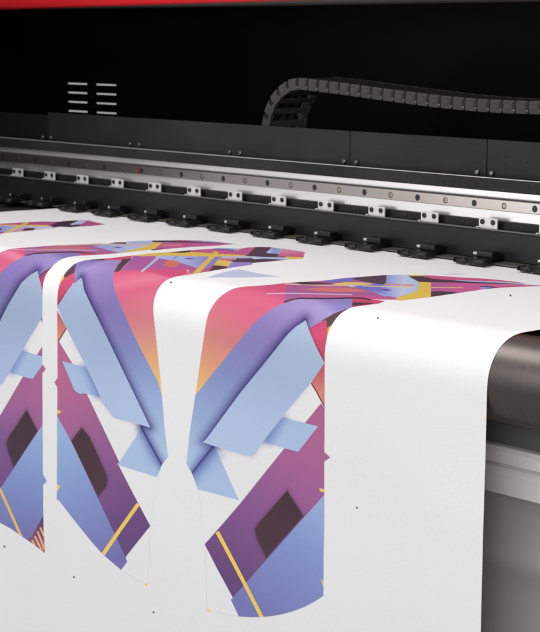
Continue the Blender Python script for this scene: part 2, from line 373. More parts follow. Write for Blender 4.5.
    bandB = [(73.8, 290), (74, 262), (80, 258), (132, 256), (131.9, 259), (119.5, 270.5), (114, 271.5), (112.8, 277), (113.4, 284), (116.5, 295), (121.7, 308), (136.7, 341), (148, 362), (158.6, 381.5), (166, 410), (176, 457), (163.3, 464.4),
             (142.2, 426), (120, 400), (84, 330), (74, 300)]
    bandB = eased(bandB, (119.5, 270.5), (158.6, 381.5))
    fill(bandB, [(95, 259.5, (140, 122, 196)), (96, 266, (172, 156, 216)), (97, 276, (158, 136, 202)), (104, 305, (140, 120, 190)), (128, 350, (132, 138, 196)), (146, 395, (146, 168, 210)), (166, 460, (172, 194, 224))])
    fill([(60, 285), (62.4, 277), (69, 268), (77, 260), (74.2, 274), (66, 279)], (98, 66, 78))
    fill([(58.6, 288), (60, 280), (63.8, 274.6), (64.4, 278.4), (61.2, 282)], YEL)
    mgB = [(55, 312), (57, 292), (59.6, 285), (64.4, 278), (74, 272.6), (74.6, 281.4), (68, 290), (61.7, 300), (57.4, 307)]
    fill(mgB, [(70, 274, (232, 82, 128)), (66, 288, (226, 76, 122)), (58, 302, (196, 60, 104))])
    fill([(56, 308), (66.4, 327.7), (58.4, 340.8), (55, 340)], [(60, 314, (202, 92, 108)), (60, 336, (226, 140, 116))])
    line([(66.6, 328), (58.2, 341.2)], 1.3, (110, 50, 74))
    # brown bar and flat part
    fill([(89, 258), (108, 257.4), (108, 260.2), (89, 260.2)], DK); fill([(104.5, 257.5), (123, 256), (134, 255.5), (128, 260.2), (104.5, 260.2)], (222, 76, 122))
    flat = [(131.9, 259.2), (134, 255), (190, 250), (250, 246), (252, 268), (183, 276), (181, 269), (119.3, 271)]
    fill([(131.5, 259.4), (134, 254), (200, 250), (252, 247), (252, 268), (215, 276), (196, 276), (186, 269), (150, 269.2), (119.3, 271)], [(130, 262, (186, 98, 168)), (180, 262, (182, 100, 172)), (195, 268, (200, 92, 150))])
    fill([(119, 271), (160, 268.4), (187.8, 268.6), (184, 276.4), (170, 278), (150, 272)], (226, 82, 134), soft=1.2)
    fill([(123, 259.1), (132, 258.9), (125, 265), (119.4, 271.4), (113.8, 272.2), (117.4, 266)], (90, 62, 72))
    fill([(154.8, 255.4), (170, 255.6), (219, 256.2), (224, 258), (210, 267), (203, 270), (196, 268), (184.8, 264), (168, 260), (156, 258)], [(160, 257, (188, 196, 240)), (188, 260, (176, 188, 238)), (208, 266, (142, 138, 214))])
    fill([(183.6, 258.5), (190, 257.8), (195.5, 258.8), (190, 259.6)], (130, 84, 170))
    line([(141.5, 271.6), (149, 265.5), (158.5, 257.6)], 2.0, (196, 208, 240))
    line([(173, 259.4), (177, 256.6)], 1.2, (140, 140, 216))
    fill([(163, 265.8), (165, 261), (170, 260), (179.5, 261.6), (177.4, 266.6), (170, 267.2)], (226, 124, 98), soft=0.9)
    fill([(190.7, 250), (214.4, 248), (245, 249), (252, 250), (250, 256), (190, 254)], (206, 92, 148))
    fill([(213, 248.2), (222, 247.8), (241, 248.8), (238, 250.6), (226, 249.8)], (178, 184, 232)); line([(214, 249.3), (226, 249.8), (234, 250.4)], 0.8, (104, 84, 160))
    fill([(133, 256.2), (150, 253), (180, 251.4), (192, 252.4), (246, 255.2), (250, 257), (219, 256.6), (170, 256), (144.4, 256.8)], YEL)
    fill([(170, 252), (176, 251.4), (191, 250.6), (191, 252.2), (184, 253.3), (170, 253.2)], DK)
    fill([(208, 272.5), (213.7, 265.7), (228.4, 266.8), (226, 271)], (92, 62, 70))
    fill([(233, 259), (252, 261), (252, 266.8), (226, 269.6)], (160, 146, 220))
    fill([(229, 258.5), (252, 258.6), (260, 262.6), (240, 264.6), (233, 262)], (88, 62, 78))
    line([(219, 258.4), (226, 258.9), (236, 259.4)], 1.6, (228, 150, 112))
    fill([(218, 259.8), (232.2, 261.8), (228, 267.2), (213.5, 265.4)], (240, 204, 92))
    fill([(236, 260), (284, 258.8), (288, 260.6), (240, 264.8)], (88, 62, 80)); fill([(236, 262.6), (252, 262.8), (244, 267.2), (230, 268.8)], (154, 138, 218))
    line([(222, 257.2), (250, 257.6), (286, 259.6)], 1.8, (180, 204, 244))
    fill([(245, 256), (256, 246), (270, 246), (281, 254.6), (286, 258.4), (262, 257.4)], (92, 62, 80))
    fill([(240, 248.5), (256, 246.5), (247, 255.3), (240, 255.4)], (206, 92, 150))
    fill([(271.9, 247.2), (284, 248.6), (279.5, 254.8), (266, 253)], [(268, 252, (196, 208, 242)), (274, 249, (150, 160, 220)), (283, 250, (180, 192, 234))])
    fill([(283, 248.6), (307, 251.6), (304, 258.2), (277, 257.2), (279.5, 254.6)], [(292, 251, (236, 142, 178)), (292, 257, (216, 84, 140))])
    fill([(285.5, 257.2), (304, 257.9), (303, 261), (287, 260)], (240, 204, 92))
    fill([(214.4, 251.2), (218.9, 252.4), (213, 258.6), (197.5, 275.6), (190, 276), (205, 261)], YEL)
    # strip, small piece, triangle over band
    triB = [(143.3, 427.4), (153, 444), (163.4, 464.4), (159, 477.4), (118.6, 464.6)]
    fill(triB, LB); fill([(143.3, 427.4), (164, 466), (152, 462), (140, 432)], (136, 160, 206), soft=11, k=0.7)
    shade([(142.6, 427.5), (163, 466), (164, 465), (143.4, 427)], 9, 0.8, tint=(92, 100, 170)); line([(142.8, 427), (163.4, 465)], 1.4, (66, 60, 112))
    smB = [(62, 361), (86, 367.2), (102.2, 397.8), (83.3, 393.3), (80, 394), (74.4, 390.6)]
    shade(smB, 3, 0.12); fill(smB, LB); fill([(82, 365), (90, 368), (105, 400), (96, 397)], (102, 124, 188), soft=10, k=0.85)
    shade([(82, 277), (84.5, 290), (98.4, 320), (119.7, 363.5), (152, 427.5), (143, 425), (108, 364), (82, 300)], 10.5, 0.92, tint=(90, 58, 138))
    shade([(81, 278), (69.5, 288), (57.6, 305), (63, 306), (76, 292)], 3.0, 0.45, tint=(110, 20, 60))
    shade([(103, 403), (115, 417), (143, 425), (140, 410), (112, 400)], 5, 0.25, tint=(180, 110, 150))
    shade([(72, 341), (87, 367), (103, 400), (112, 400), (84, 345)], 5, 0.18, tint=(170, 120, 170))
    fill([(81.8, 277.5), (84.1, 290), (90, 303), (98.4, 319.9), (119.7, 363.3), (151.8, 427.4), (142.2, 424.6), (118, 418.6), (113.3, 416.6), (109, 411.5), (103.3, 403.3), (92.7, 380), (86.7, 368), (65.6, 327), (57.1, 306.6), (61.7, 300), (69.5, 288), (76, 281.6)],
         [(80, 280, (176, 196, 224)), (90, 350, (165, 185, 218)), (130, 420, (171, 192, 223))])
    clip['i'] = None
    line([(159, 477.5), (156, 500), (152.4, 522)], 0.45, (210, 210, 211)); line([(152, 528), (151, 560), (150, 583)], 0.45, (210, 210, 211)); line([(124, 571), (136, 578.5), (146, 583)], 0.5, (202, 202, 205))
    fill([(145.4, 584.2), (149.2, 582), (148.2, 586.6)], YEL)

    # =============== motif A
    oA = [(-60, 300), (-40, 275), (-8, 256.8), (0, 252.6), (5.6, 250), (11, 248.7), (33, 247), (60, 245.4), (89, 244.6), (107, 242.9), (120, 242), (133, 241.3), (151.9, 240.5), (180, 240.2), (200, 240.8), (214.4, 242), (229, 243.7), (244, 244.8),
          (226, 245.6), (206, 247), (192, 247.6), (170, 249.4), (150, 251.2), (120, 253.4), (100, 254.8), (76, 255.7), (63, 258.3), (56.5, 262.3), (50.5, 268.6), (46.7, 273.3), (43.6, 281), (42.5, 290), (42.4, 320), (42.5, 364), (46, 369), (42.6, 373.5),
          (43, 474), (47, 481.2), (43.2, 485), (43.6, 530), (45.2, 553), (31, 543), (20, 536), (10, 529.4), (0, 524), (-60, 495)]
    oA = eased(oA, (120, 253.4), (42.5, 364)); oA = eased(oA, (-8, 256.8), (107, 242.9))
    motif(oA)
    fill([(-70, 230), (250, 230), (250, 560), (-70, 560)], WH)
    fill([(42, 347), (50, 350), (50, 480), (50, 560), (-60, 560), (-60, 500), (0, 413.4), (22, 378)],
         [(38, 370, (172, 96, 142)), (24, 410, (158, 94, 146)), (4, 440, (126, 82, 142)), (-10, 480, (110, 74, 130))])
    brA = [(26.6, 409.6), (38, 431.4), (12.8, 468), (6.8, 452), (5, 445), (6.4, 438.6)]
    shade(brA, 5, 0.25); fill(brA, [(27, 410, (62, 40, 50)), (12, 466, (72, 46, 60))], soft=1.5)
    fill([(44, 423), (60, 400), (60, 560), (-60, 580), (-60, 560), (0, 486.6)], [(44, 430, (146, 172, 214)), (20, 480, (124, 144, 200)), (22, 535, (112, 112, 174))])
    fill([(43.5, 515.5), (50, 508), (50, 560), (24, 542), (31, 536.4)], [(44, 518, (86, 52, 92)), (36, 542, (148, 78, 128)), (45, 552, (200, 84, 130))])
    for a, b in (((40.2, 527.6), (45, 537.6)), ((37.4, 531.4), (45, 550)), ((34.6, 536.4), (41.4, 549.6)), ((31.6, 540.2), (34.8, 546))):
        line([a, b], 1.5, (236, 196, 90))
    line([(-2, 489), (9, 513), (20.2, 537)], 2.6, (232, 184, 88))
    fill([(-60, 330), (-60, 240), (32, 245), (29, 251), (24, 256.6), (11, 263.6), (0, 274), (-20, 300)], [(14, 248, (232, 82, 132)), (12, 254, (246, 140, 168)), (8, 261, (238, 98, 142)), (-4, 276, (230, 110, 140)), (-25, 320, (232, 160, 124))])
    fill([(-60, 400), (-40, 330), (0, 273.6), (5, 268.4), (11, 263.2), (22, 257.2), (26.7, 255.4), (33.3, 253.8), (60, 252.8), (100, 252), (100, 256), (50, 268.6), (39, 277.5), (34, 300), (0, 350), (-30, 420)],
         [(60, 253, (142, 126, 200)), (52, 257, (170, 152, 214)), (40, 264, (160, 138, 206)), (16, 278, (144, 124, 196)), (0, 305, (126, 126, 186)), (-14, 340, (136, 150, 200))])
    fill([(38.8, 277.6), (44.5, 272.2), (51, 267.4), (46, 275), (44, 300), (40, 290)], (206, 64, 108))
    line([(36, 279), (44, 272.5), (52, 267)], 1.2, (92, 58, 90))
    smA = [(22, 350.4), (37.7, 355), (46, 357), (46, 360), (32.8, 378.8), (23.5, 376.8), (9.3, 372.3)]
    fill(smA, LB); fill([(18, 348), (25, 351), (13, 374), (5, 372)], (104, 126, 190), soft=10, k=0.85)
    shade([(37.5, 270), (21, 282.6), (8, 304), (-8, 334), (4, 330), (20, 300), (36, 276)], 10.5, 0.92, tint=(88, 56, 128))
    shade([(22.8, 350), (42, 317), (36, 318), (16, 350)], 6, 0.2, tint=(170, 120, 170))
    shade([(-10, 396), (8, 372), (0, 366), (-20, 390)], 6, 0.22, tint=(190, 130, 160))
    line([(41, 316), (44, 326)], 1.6, (104, 50, 78))
    fill([(37.6, 270.6), (39.2, 278.5), (42.3, 290), (46, 300), (46, 311), (42, 317.6), (22.4, 350.6), (8.8, 372.4), (2.6, 382.6), (-4, 388), (-40, 376), (-14, 345), (0, 321), (8.5, 304), (21.4, 282.8), (30, 275)],
         [(37, 274, (176, 193, 221)), (20, 320, (161, 181, 213)), (0, 380, (167, 188, 220))])
    # flat part of A
    fill([(24, 253), (27, 244), (100, 243), (108, 250), (120, 252), (126, 254), (98, 255), (60, 252.2), (33, 253.4), (24, 256.6)], (182, 102, 160))
    fill([(36, 249), (52, 247.2), (80, 246.6), (94, 248.2), (84, 249.2), (60, 249.4)], (216, 116, 122), soft=1.2)
    line([(14, 249.6), (40, 249.9), (70, 249.8), (98, 250.4)], 0.9, (206, 174, 212))
    line([(26, 255.6), (33.3, 253.6), (50, 252.6), (76, 252), (96, 254.2)], 1.3, (76, 50, 66))
    fill([(79, 253.2), (98, 253.8), (112, 253.6), (98, 256), (82, 256)], (220, 76, 124))
    fill([(93, 246), (112, 244), (150, 242.6), (152, 247), (139, 250), (120, 253.4), (104, 249)], [(100, 247, (160, 170, 230)), (126, 247, (184, 196, 238)), (146, 245, (206, 210, 234))])
    line([(60, 245.6), (95, 244.4), (124, 244.2), (148, 245)], 1.2, (226, 184, 160))
    fill([(109, 243.6), (116, 242.4), (127, 242.2), (126, 243.8)], DK)
    fill([(127, 241), (152, 240), (152, 244.4), (127, 243.2)], (176, 190, 236))
    fill([(112.6, 247.4), (118, 246.7), (123.4, 247.6), (118, 248.2)], (112, 80, 160))
    fill([(152, 242.6), (163, 242.6), (157, 249.6), (140, 251.4), (117.8, 254), (128, 251), (146, 247)], YEL)
    fill([(162.5, 242.6), (200, 242.6), (236, 244.4), (210, 247), (180, 248.6), (153, 251)], (202, 92, 152))
    line([(162, 245.6), (182, 245.8)], 1.1, (226, 146, 130))
    fill([(170, 238), (200, 240), (226, 243.4), (190, 241.8), (172, 241)], (214, 90, 146))
    line([(190, 241.6), (206, 242.2), (222, 243)], 1.2, (176, 176, 224))
    fill([(152, 239.8), (180, 240.8), (200, 242.2), (238, 244.6), (206, 243.6), (180, 242.7), (152.4, 242.4)], (80, 54, 74))
    fill([(152, 249.8), (164, 248.8), (160, 251), (150, 252)], (86, 58, 76))

    # =============== motif D (far one)
    oD = [(-60, 227), (0, 223.9), (27.8, 222.4), (42, 222), (60, 222.3), (64.4, 221.6), (76, 220.8), (87.8, 220.8), (95, 222.4), (105.6, 224.4), (92, 226), (81, 226.6), (70, 227.4), (60, 227), (51, 228.6), (33, 230.8), (8.9, 233), (0, 234.1), (-60, 246)]
    motif(oD)
    fill([(-60, 215), (110, 215), (110, 250), (-60, 250)], (188, 78, 138))
    fill([(-60, 229), (0, 226.2), (53, 226.8), (51, 229), (20, 232), (0, 236), (-60, 250)], [(0, 229, (150, 160, 224)), (30, 228, (190, 200, 236)), (50, 228, (214, 218, 238))])
    fill([(-60, 231), (0, 228), (2.5, 229.5), (0, 231), (-20, 236)], (92, 80, 150))
    fill([(-40, 240), (0, 232.6), (10, 231.6), (6, 234.4)], (170, 84, 146))
    line([(-60, 227.4), (0, 225.4), (24, 226), (49, 226.3)], 1.3, (238, 200, 90))
    fill([(21, 229.6), (26, 228.6), (36, 228.4), (33, 230.6), (22, 231.4)], (96, 40, 50)); line([(14, 232), (24, 229.6)], 1.2, (228, 150, 110))
    line([(28.4, 222.6), (18, 227.5), (4, 234)], 2.0, YEL)
    fill([(49.4, 226.4), (60, 221.5), (78, 221), (80, 225.8), (72, 227.6), (56, 227.4)], (70, 42, 62))
    fill([(70, 224.8), (79, 221), (88.4, 220.6), (82, 224.2), (72, 225.4)], (186, 196, 236))
    clip['i'] = None
    return out

# ------------------------------------------------------------------ printed sheet: one fine mesh, the print is a colour attribute
XR, XL = 0.0, -1.46
ARC = math.pi * RR / 2
_w = 0.040
_s = np.linspace(-0.05, ARC + 0.05, 4001)
def _ss(t):
    t = np.clip(t, 0, 1); return t * t * (3 - 2 * t)
_k = _ss((_s + _w / 2) / _w) * _ss((ARC + _w / 2 - _s) / _w)
_th = np.cumsum(_k); _th = _th / _th[-1] * math.pi / 2          # film stiffness: it eases on and off the roller
_ds = _s[1] - _s[0]
_Y = np.cumsum(np.sin(_th)) * _ds; _Zc = np.cumsum(np.cos(_th)) * _ds
_Zc = _Zc - _Zc[-1] + ZT
def sheet_pos(X, s):
    """s < 0 hanging, then round the roller, then flat"""
    Y = np.where(s < _s[0], 0.0, np.where(s > _s[-1], _Y[-1] + (s - _s[-1]), np.interp(s, _s, _Y)))
    Z = np.where(s < _s[0], _Zc[0] + (s - _s[0]), np.interp(s, _s, _Zc))
    return np.stack([X, Y, Z], -1)
def build_sheet():
    xs = [XR]
    while xs[-1] > XL:
        X = xs[-1]
        a = project(np.array([X, 0.0, 0.8]))[0]; b = project(np.array([X - 0.001, 0.0, 0.8]))[0]
        stp = 0.001 * 0.50 / (a - b)
        if X > -0.19: stp = 0.002
        xs.append(X - stp)
    xs[-1] = XL
    xs = np.array(xs)
    arc = math.pi * RR / 2
    ss = np.concatenate([np.arange(-0.66, -0.43, 0.006), np.arange(-0.43, arc + 0.02, 0.00068), np.arange(arc + 0.02, arc + 0.44, 0.00100), [arc + 0.47]])
    XX, SS = np.meshgrid(xs, ss)
    P = sheet_pos(XX.ravel(), SS.ravel())
    px, py = project(P)
    # beyond the left edge of the frame the pattern repeats: the same piece one repeat further along the roll
    offm = px < -5
    Xs = XX.ravel().copy(); Sv = SS.ravel().copy()
    far = offm & (Sv > arc) & (py < 246)
    Xs = np.where(far, Xs + 0.502, np.where(offm, Xs + 0.572, Xs))
    Sv = np.where(offm & ~far, Sv - 0.004, Sv)
    q1, q2 = project(sheet_pos(Xs, Sv))
    px2 = np.where(offm, q1, px); py2 = np.where(offm, q2, py)
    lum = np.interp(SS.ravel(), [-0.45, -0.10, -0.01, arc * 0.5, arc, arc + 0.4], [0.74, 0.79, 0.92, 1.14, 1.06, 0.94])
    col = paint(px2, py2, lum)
    g = col.mean(1, keepdims=True); col = g + (col - g) * 0.95
    # faint sag and curl of real film
    front = np.clip(-SS.ravel() / 0.15, 0, 1)
    P[:, 1] += front * (0.0022 * np.sin(XX.ravel() * 9.0 + 1.0) * np.sin(SS.ravel() * 5.0) + 0.0010 * np.sin(XX.ravel() * 23.0 + SS.ravel() * 3.0))
    flat = np.clip((SS.ravel() - arc - 0.02) / 0.08, 0, 1) * np.clip((arc + 0.36 - SS.ravel()) / 0.06, 0, 1)
    P[:, 2] += flat * 0.0005 * (1 + np.sin(XX.ravel() * 31.0 + SS.ravel() * 8.0)) 
    ny, nx = XX.shape
    me = bpy.data.meshes.new('printed_sheet')
    idx = np.arange(nx * ny).reshape(ny, nx)
    quads = np.stack([idx[:-1, :-1], idx[1:, :-1], idx[1:, 1:], idx[:-1, 1:]], -1).reshape(-1, 4)
    nq = len(quads)
    me.vertices.add(nx * ny); me.vertices.foreach_set('co', P.astype(np.float32).ravel())
    me.loops.add(nq * 4); me.loops.foreach_set('vertex_index', quads.astype(np.int32).ravel())
    me.polygons.add(nq); me.polygons.foreach_set('loop_start', (np.arange(nq) * 4).astype(np.int32))
    me.polygons.foreach_set('use_smooth', np.ones(nq, bool))
    me.update(calc_edges=True)
    at = me.color_attributes.new('ink', 'FLOAT_COLOR', 'POINT')
    c4 = np.ones((nx * ny, 4), np.float32); c4[:, :3] = np.clip(col, 0, 1)
    at.data.foreach_set('color', c4.ravel())
    m = bpy.data.materials.new('printed_film'); m.use_nodes = True
    N = m.node_tree.nodes; L = m.node_tree.links; b = N['Principled BSDF']
    a = N.new('ShaderNodeVertexColor'); a.layer_name = 'ink'
    tc = N.new('ShaderNodeTexCoord')
    no = N.new('ShaderNodeTexNoise'); no.inputs['Scale'].default_value = 420; no.inputs['Detail'].default_value = 4
    L.new(tc.outputs['Object'], no.inputs['Vector'])
    mr = N.new('ShaderNodeMapRange'); mr.inputs[1].default_value = 0.25; mr.inputs[2].default_value = 0.75; mr.inputs[3].default_value = 0.972; mr.inputs[4].default_value = 1.028
    L.new(no.outputs[0], mr.inputs[0])
    vm = N.new('ShaderNodeVectorMath'); vm.operation = 'SCALE'
    L.new(a.outputs['Color'], vm.inputs[0]); L.new(mr.outputs[0], vm.inputs['Scale']); L.new(vm.outputs[0], b.inputs['Base Color'])
    b.inputs['Roughness'].default_value = 0.5; b.inputs['Specular IOR Level'].default_value = 0.18
    bp = N.new('ShaderNodeBump'); bp.inputs['Strength'].default_value = 0.12; bp.inputs['Distance'].default_value = 0.0006
    n2 = N.new('ShaderNodeTexNoise'); n2.inputs['Scale'].default_value = 900; n2.inputs['Detail'].default_value = 2
    L.new(tc.outputs['Object'], n2.inputs['Vector']); L.new(n2.outputs[0], bp.inputs['Height']); L.new(bp.outputs[0], b.inputs['Normal'])
    me.materials.append(m)
    o = bpy.data.objects.new('printed_sheet', me); COL.objects.link(o)
    o['label'] = 'white film printed with purple, pink and blue motifs, hanging over the front roller'
    o['category'] = 'printed film'
    print('sheet', nx, ny)
    return o
build_sheet()

# ------------------------------------------------------------------ the printer
printer = empty('large_format_printer', 'black wide printer with red hood edge, steel guide rail and metal front roller', 'printer')
XA, XB = -2.45, 0.75

# hood: red cover with grey underside lip
hz = 1.2587
bm = bmesh.new()
def prism(top, bot):
    a = [bm.verts.new(v) for v in bot]; b = [bm.verts.new(v) for v in top]; n = len(a)
    bm.faces.new(list(reversed(a))); bm.faces.new(b)
    for i in range(n): bm.faces.new((a[i], a[(i + 1) % n], b[(i + 1) % n], b[i]))
yl, yr = 0.33, -0.20
def yfront(X): return 0.372 if X > -0.769 else 0.372 + (0.634 - 0.354) / (-1.953 + 0.769) * (X + 0.769)
yr = yfront(XB)
xk = -1.90; yk = yfront(xk)
xm = -0.77
foot = [(XA, yk, hz), (xk, yk, hz), (XB, yr, hz), (XB, 1.10, hz + 0.0), (XA, 1.10, hz)]
def red_profile():
    b = bmesh.new(); rings = []
    for X, yf in ((XA, yk), (xk, yk), (xm, yr), (XB, yr)):
        ring = [(X, yf + 0.004, hz), (X, yf, hz + 0.004)]
        for i in range(1, 9):
            t = i / 8; ring.append((X, yf + 0.10 * t ** 2.2, hz + 0.004 + 0.26 * t))
        ring += [(X, 1.10, hz + 0.30), (X, 1.10, hz + 0.27)]
        ring += [(X, yf + 0.12, hz + 0.25), (X, yf + 0.014, hz + 0.012)]
        ring += [(X, yf + 0.012, hz)]
        rings.append([b.verts.new(p) for p in ring])
    n = len(rings[0])
    for p, q in zip(rings[:-1], rings[1:]):
        for i in range(n): b.faces.new((p[i], p[(i + 1) % n], q[(i + 1) % n], q[i]))
    b.faces.new(rings[0]); b.faces.new(list(reversed(rings[-1])))
    bmesh.ops.recalc_face_normals(b, faces=b.faces)
    return b
bm.free()
hood = obj('hood', red_profile(), M['red'], printer)
for p_ in hood.data.polygons:
    if p_.normal.y < -0.5 and p_.area > 0.004: p_.use_smooth = True
bm = bmesh.new()
pts = [(XA + 0.01, yk + 0.0125, 0), (xk, yk + 0.0125, 0), (xm, yr + 0.0125, 0), (XB - 0.01, yr + 0.0125, 0), (XB - 0.01, 0.765, 0), (XA + 0.01, 0.765, 0)]
a = [bm.verts.new((p[0], p[1], hz + 0.0005)) for p in pts]; b = [bm.verts.new((p[0], p[1], hz + 0.010)) for p in pts]
bm.faces.new(a); bm.faces.new(list(reversed(b)))
for i in range(6): bm.faces.new((a[i], b[i], b[(i + 1) % 6], a[(i + 1) % 6]))
bmesh.ops.recalc_face_normals(bm, faces=bm.faces)
obj('hood_lip', bm, M['grey_lip'], hood)
# interior shell: ceiling, ends, back wall with vents
obj('inner_ceiling', box(XA + 0.02, XB - 0.02, 0.767, 1.085, 1.30, 1.31), M['interior'], printer)
obj('ceiling_flange', box(XA + 0.02, XB - 0.02, 0.7655, 0.771, hz + 0.001, 1.2995), M['interior'], printer)
vx = [(-2.257, -2.179), (-2.143, -2.0655)]; vz = [1.0955, 1.0748, 1.0537, 1.0327]; hh = 0.0011
bm = bmesh.new()
xc = sorted([XA + 0.012, XB - 0.012] + [a for p in vx for a in p]); zc = sorted([0.40, 1.2995] + [z + k * hh for z in vz for k in (-1, 1)])
for i in range(len(xc) - 1):
    for j in range(len(zc) - 1):
        if i in (1, 3) and j % 2 == 1: continue
        q = [bm.verts.new(p) for p in ((xc[i], 1.0, zc[j]), (xc[i + 1], 1.0, zc[j]), (xc[i + 1], 1.0, zc[j + 1]), (xc[i], 1.0, zc[j + 1]))]
        bm.faces.new(q)
bmesh.ops.remove_doubles(bm, verts=bm.verts, dist=1e-5)
r = bmesh.ops.extrude_face_region(bm, geom=list(bm.faces))
bmesh.ops.translate(bm, vec=(0, 0.002, 0), verts=[v for v in r['geom'] if isinstance(v, bmesh.types.BMVert)])
bmesh.ops.recalc_face_normals(bm, faces=bm.faces)
wall = obj('back_panel', bm, M['interior'], printer)
M['slot'] = mat('bare_metal_louvre', (0.75, 0.73, 0.70), 0.5, 0.2)
for a, b_ in vx:
    for z in vz:
        obj('vent_slot', box(a - 0.0015, b_ + 0.0015, 0.9962, 0.9998, z - 0.0052, z - 0.0032), M['interior'], wall)
# ends
obj('side_cover', box(XA - 0.05, XA + 0.01, 0.02, 1.10, 0.02, hz + 0.28, 0.006), M['recess'], printer)
obj('side_liner', box(XA + 0.0105, XA + 0.014, 0.50, 0.999, 0.90, 1.299), M['interior'], printer)
obj('side_cover', box(XB - 0.01, XB + 0.05, 0.02, 1.10, 0.02, hz + 0.28, 0.006), M['panel'], printer)

# gantry beam
obj('platen', box(XA + 0.02, XB - 0.02, 0.082, 0.99, 0.868, 0.8935, 0.002), M['platen'], printer)
obj('clamp_strip', box(-1.80, XB - 0.02, 0.437, 0.470, 0.9014, 0.9038, 0.0006), M['strip'], printer)
beam = obj('gantry_beam', box(XA + 0.02, XB - 0.02, 0.480, 0.530, 0.9560, 0.9968, 0.0008), M['alu'], printer)
obj('beam_panel', box(XA + 0.02, XB - 0.02, 0.462, 0.474, 0.9045, 0.9440, 0.0008), M['panel_low'], printer)
obj('beam_recess', box(XA + 0.02, XB - 0.02, 0.4745, 0.520, 0.9042, 0.9560), M['recess'], printer)
obj('beam_panel_edge', box(XA + 0.02, XB - 0.02, 0.4600, 0.4650, 0.9442, 0.9462, 0.0005), M['lip_dark'], printer)
tb = obj('cable_tray_base', box(XA + 0.02, XB - 0.02, 0.4760, 0.4995, 0.9970, 1.0138, 0.0008), M['textured'], printer)
obj('tray_edge', box(XA + 0.02, XB - 0.02, 0.4757, 0.4800, 1.0140, 1.0152, 0.0004), M['lip'], tb)  # lip strip, its pale colour carries the bevel highlight
obj('tray_floor', box(XA + 0.02, XB - 0.02, 0.5035, 0.99, 0.985, 0.99), M['interior'], printer)
seams = [-1.5812, -0.7546, -0.4725, 0.62]
for i in range(3):
    a, b_ = seams[i] + 0.0006, seams[i + 1] - 0.0006
    p = obj('tray_panel', box(a, b_, 0.500, 0.503, 1.0105, 1.0655, 0.0008), M['panel'], printer)
    if i == 0: p0 = p
    for k in range(-1, 9):
        for s in (-0.0137, 0.0137):
            X = -0.4752 - 0.2772 * k + s
            if i == 1 and k == 0 and s > 0: pass
            if a < X <= b_ or (i == 0 and k == 4 and a - 0.02 < X < a): 
                obj('screw', cyl((X, 0.5003, 1.0187), (X, 0.4968, 1.0187), 0.0036, 16, 0.0006), M['screw'], p)
    if i == 2:
        for X in (-0.432, -0.400): obj('screw', cyl((X, 0.5003, 1.039), (X, 0.4992, 1.039), 0.0016, 12, 0.0003), M['bolt'], p)
p4 = obj('tray_panel', box(XA + 0.02, -1.5824, 0.505, 0.508, 1.0105, 1.0600, 0.0008), M['interior'], printer)

# guide rail
rail = obj('guide_rail', box(XA + 0.03, XB - 0.03, 0.4685, 0.4798, 0.9712, 0.9868, 0.0010), M['rail'], printer)
obj('rail_groove', box(XA + 0.03, XB - 0.03, 0.4715, 0.4797, 0.98705, 0.9882), M['rail_edge'], rail)
for k in range(-10, 32):
    X = -0.3540 - 0.0557 * k
    if X > XB - 0.05 or X < XA + 0.05: continue
    z = 0.9787
    if k % 2 == 0:
        b1 = cyl((X, 0.4686, z), (X, 0.46835, z), 0.0047, 24, mi=0)
        b1 = cyl((X + 0.0005, 0.4684, z), (X + 0.0005, 0.4682, z), 0.0026, 6, bm=b1, mi=1)
    else:
        b1 = cyl((X, 0.4686, z), (X, 0.46835, z), 0.0044, 24, mi=0)
        b1 = cyl((X + 0.0008, 0.4684, z + 0.0002), (X + 0.0008, 0.4680, z + 0.0002), 0.0032, 24, bm=b1, mi=1)
    obj('rail_bolt', b1, [M['hole'], M['bolt'] if k % 2 == 0 else M['cap']], rail)

obj('red_rail_reflection', box(-1.2570, -1.2500, 0.4680, 0.46845, 0.9735, 0.9850), M['red_tint'], rail)  # thin red plate imitates a small red reflection on the rail

# brackets
bxs = [-0.3265, -0.4366, -0.5500, -0.6596, -0.7718, -0.8820, -0.9899, -1.0976, -1.2062, -1.3147, -1.4220, -1.5280]
bxs = [0.140 + 0.0, 0.0255, -0.0900, -0.2060] + bxs + [-1.636, -1.744, -1.852, -1.96]
proto = None
for i, X in enumerate(bxs):
    w = 0.0172
    b1 = box(X - w, X + w, 0.4660, 0.4682, 0.9448, 0.9602, 0.0006)
    # small foot lip at the lower left
    b1 = box(X - w - 0.0022, X - w + 0.002, 0.4622, 0.4675, 0.9463, 0.9476, 0.0002, bm=b1)
    br_ = obj('mounting_bracket', b1, M['bracket'], printer)
    for s in (-0.0098, 0.0098):
        obj('bolt', cyl((X + s, 0.4662, 0.9548), (X + s, 0.4636, 0.9548), 0.0036, 16, 0.0007), M['bolt'], br_)
    # small screw between the brackets
    obj('screw', cyl((X - 0.055, 0.4746, 0.9515), (X - 0.055, 0.4735, 0.9515), 0.0024, 12, 0.0004), M['bolt'], printer)

# unseen black box added at the left end, darkens reflections in rail and bands
cg = obj('unseen_dark_box', box(-2.38, -1.750, -0.06, 0.4580, 0.915, 1.235, 0.012, seg=3), M['gloss_black'], printer)
obj('unseen_box_front', box(-2.34, -1.80, -0.075, -0.0605, 0.96, 1.18, 0.006), M['panel'], cg)

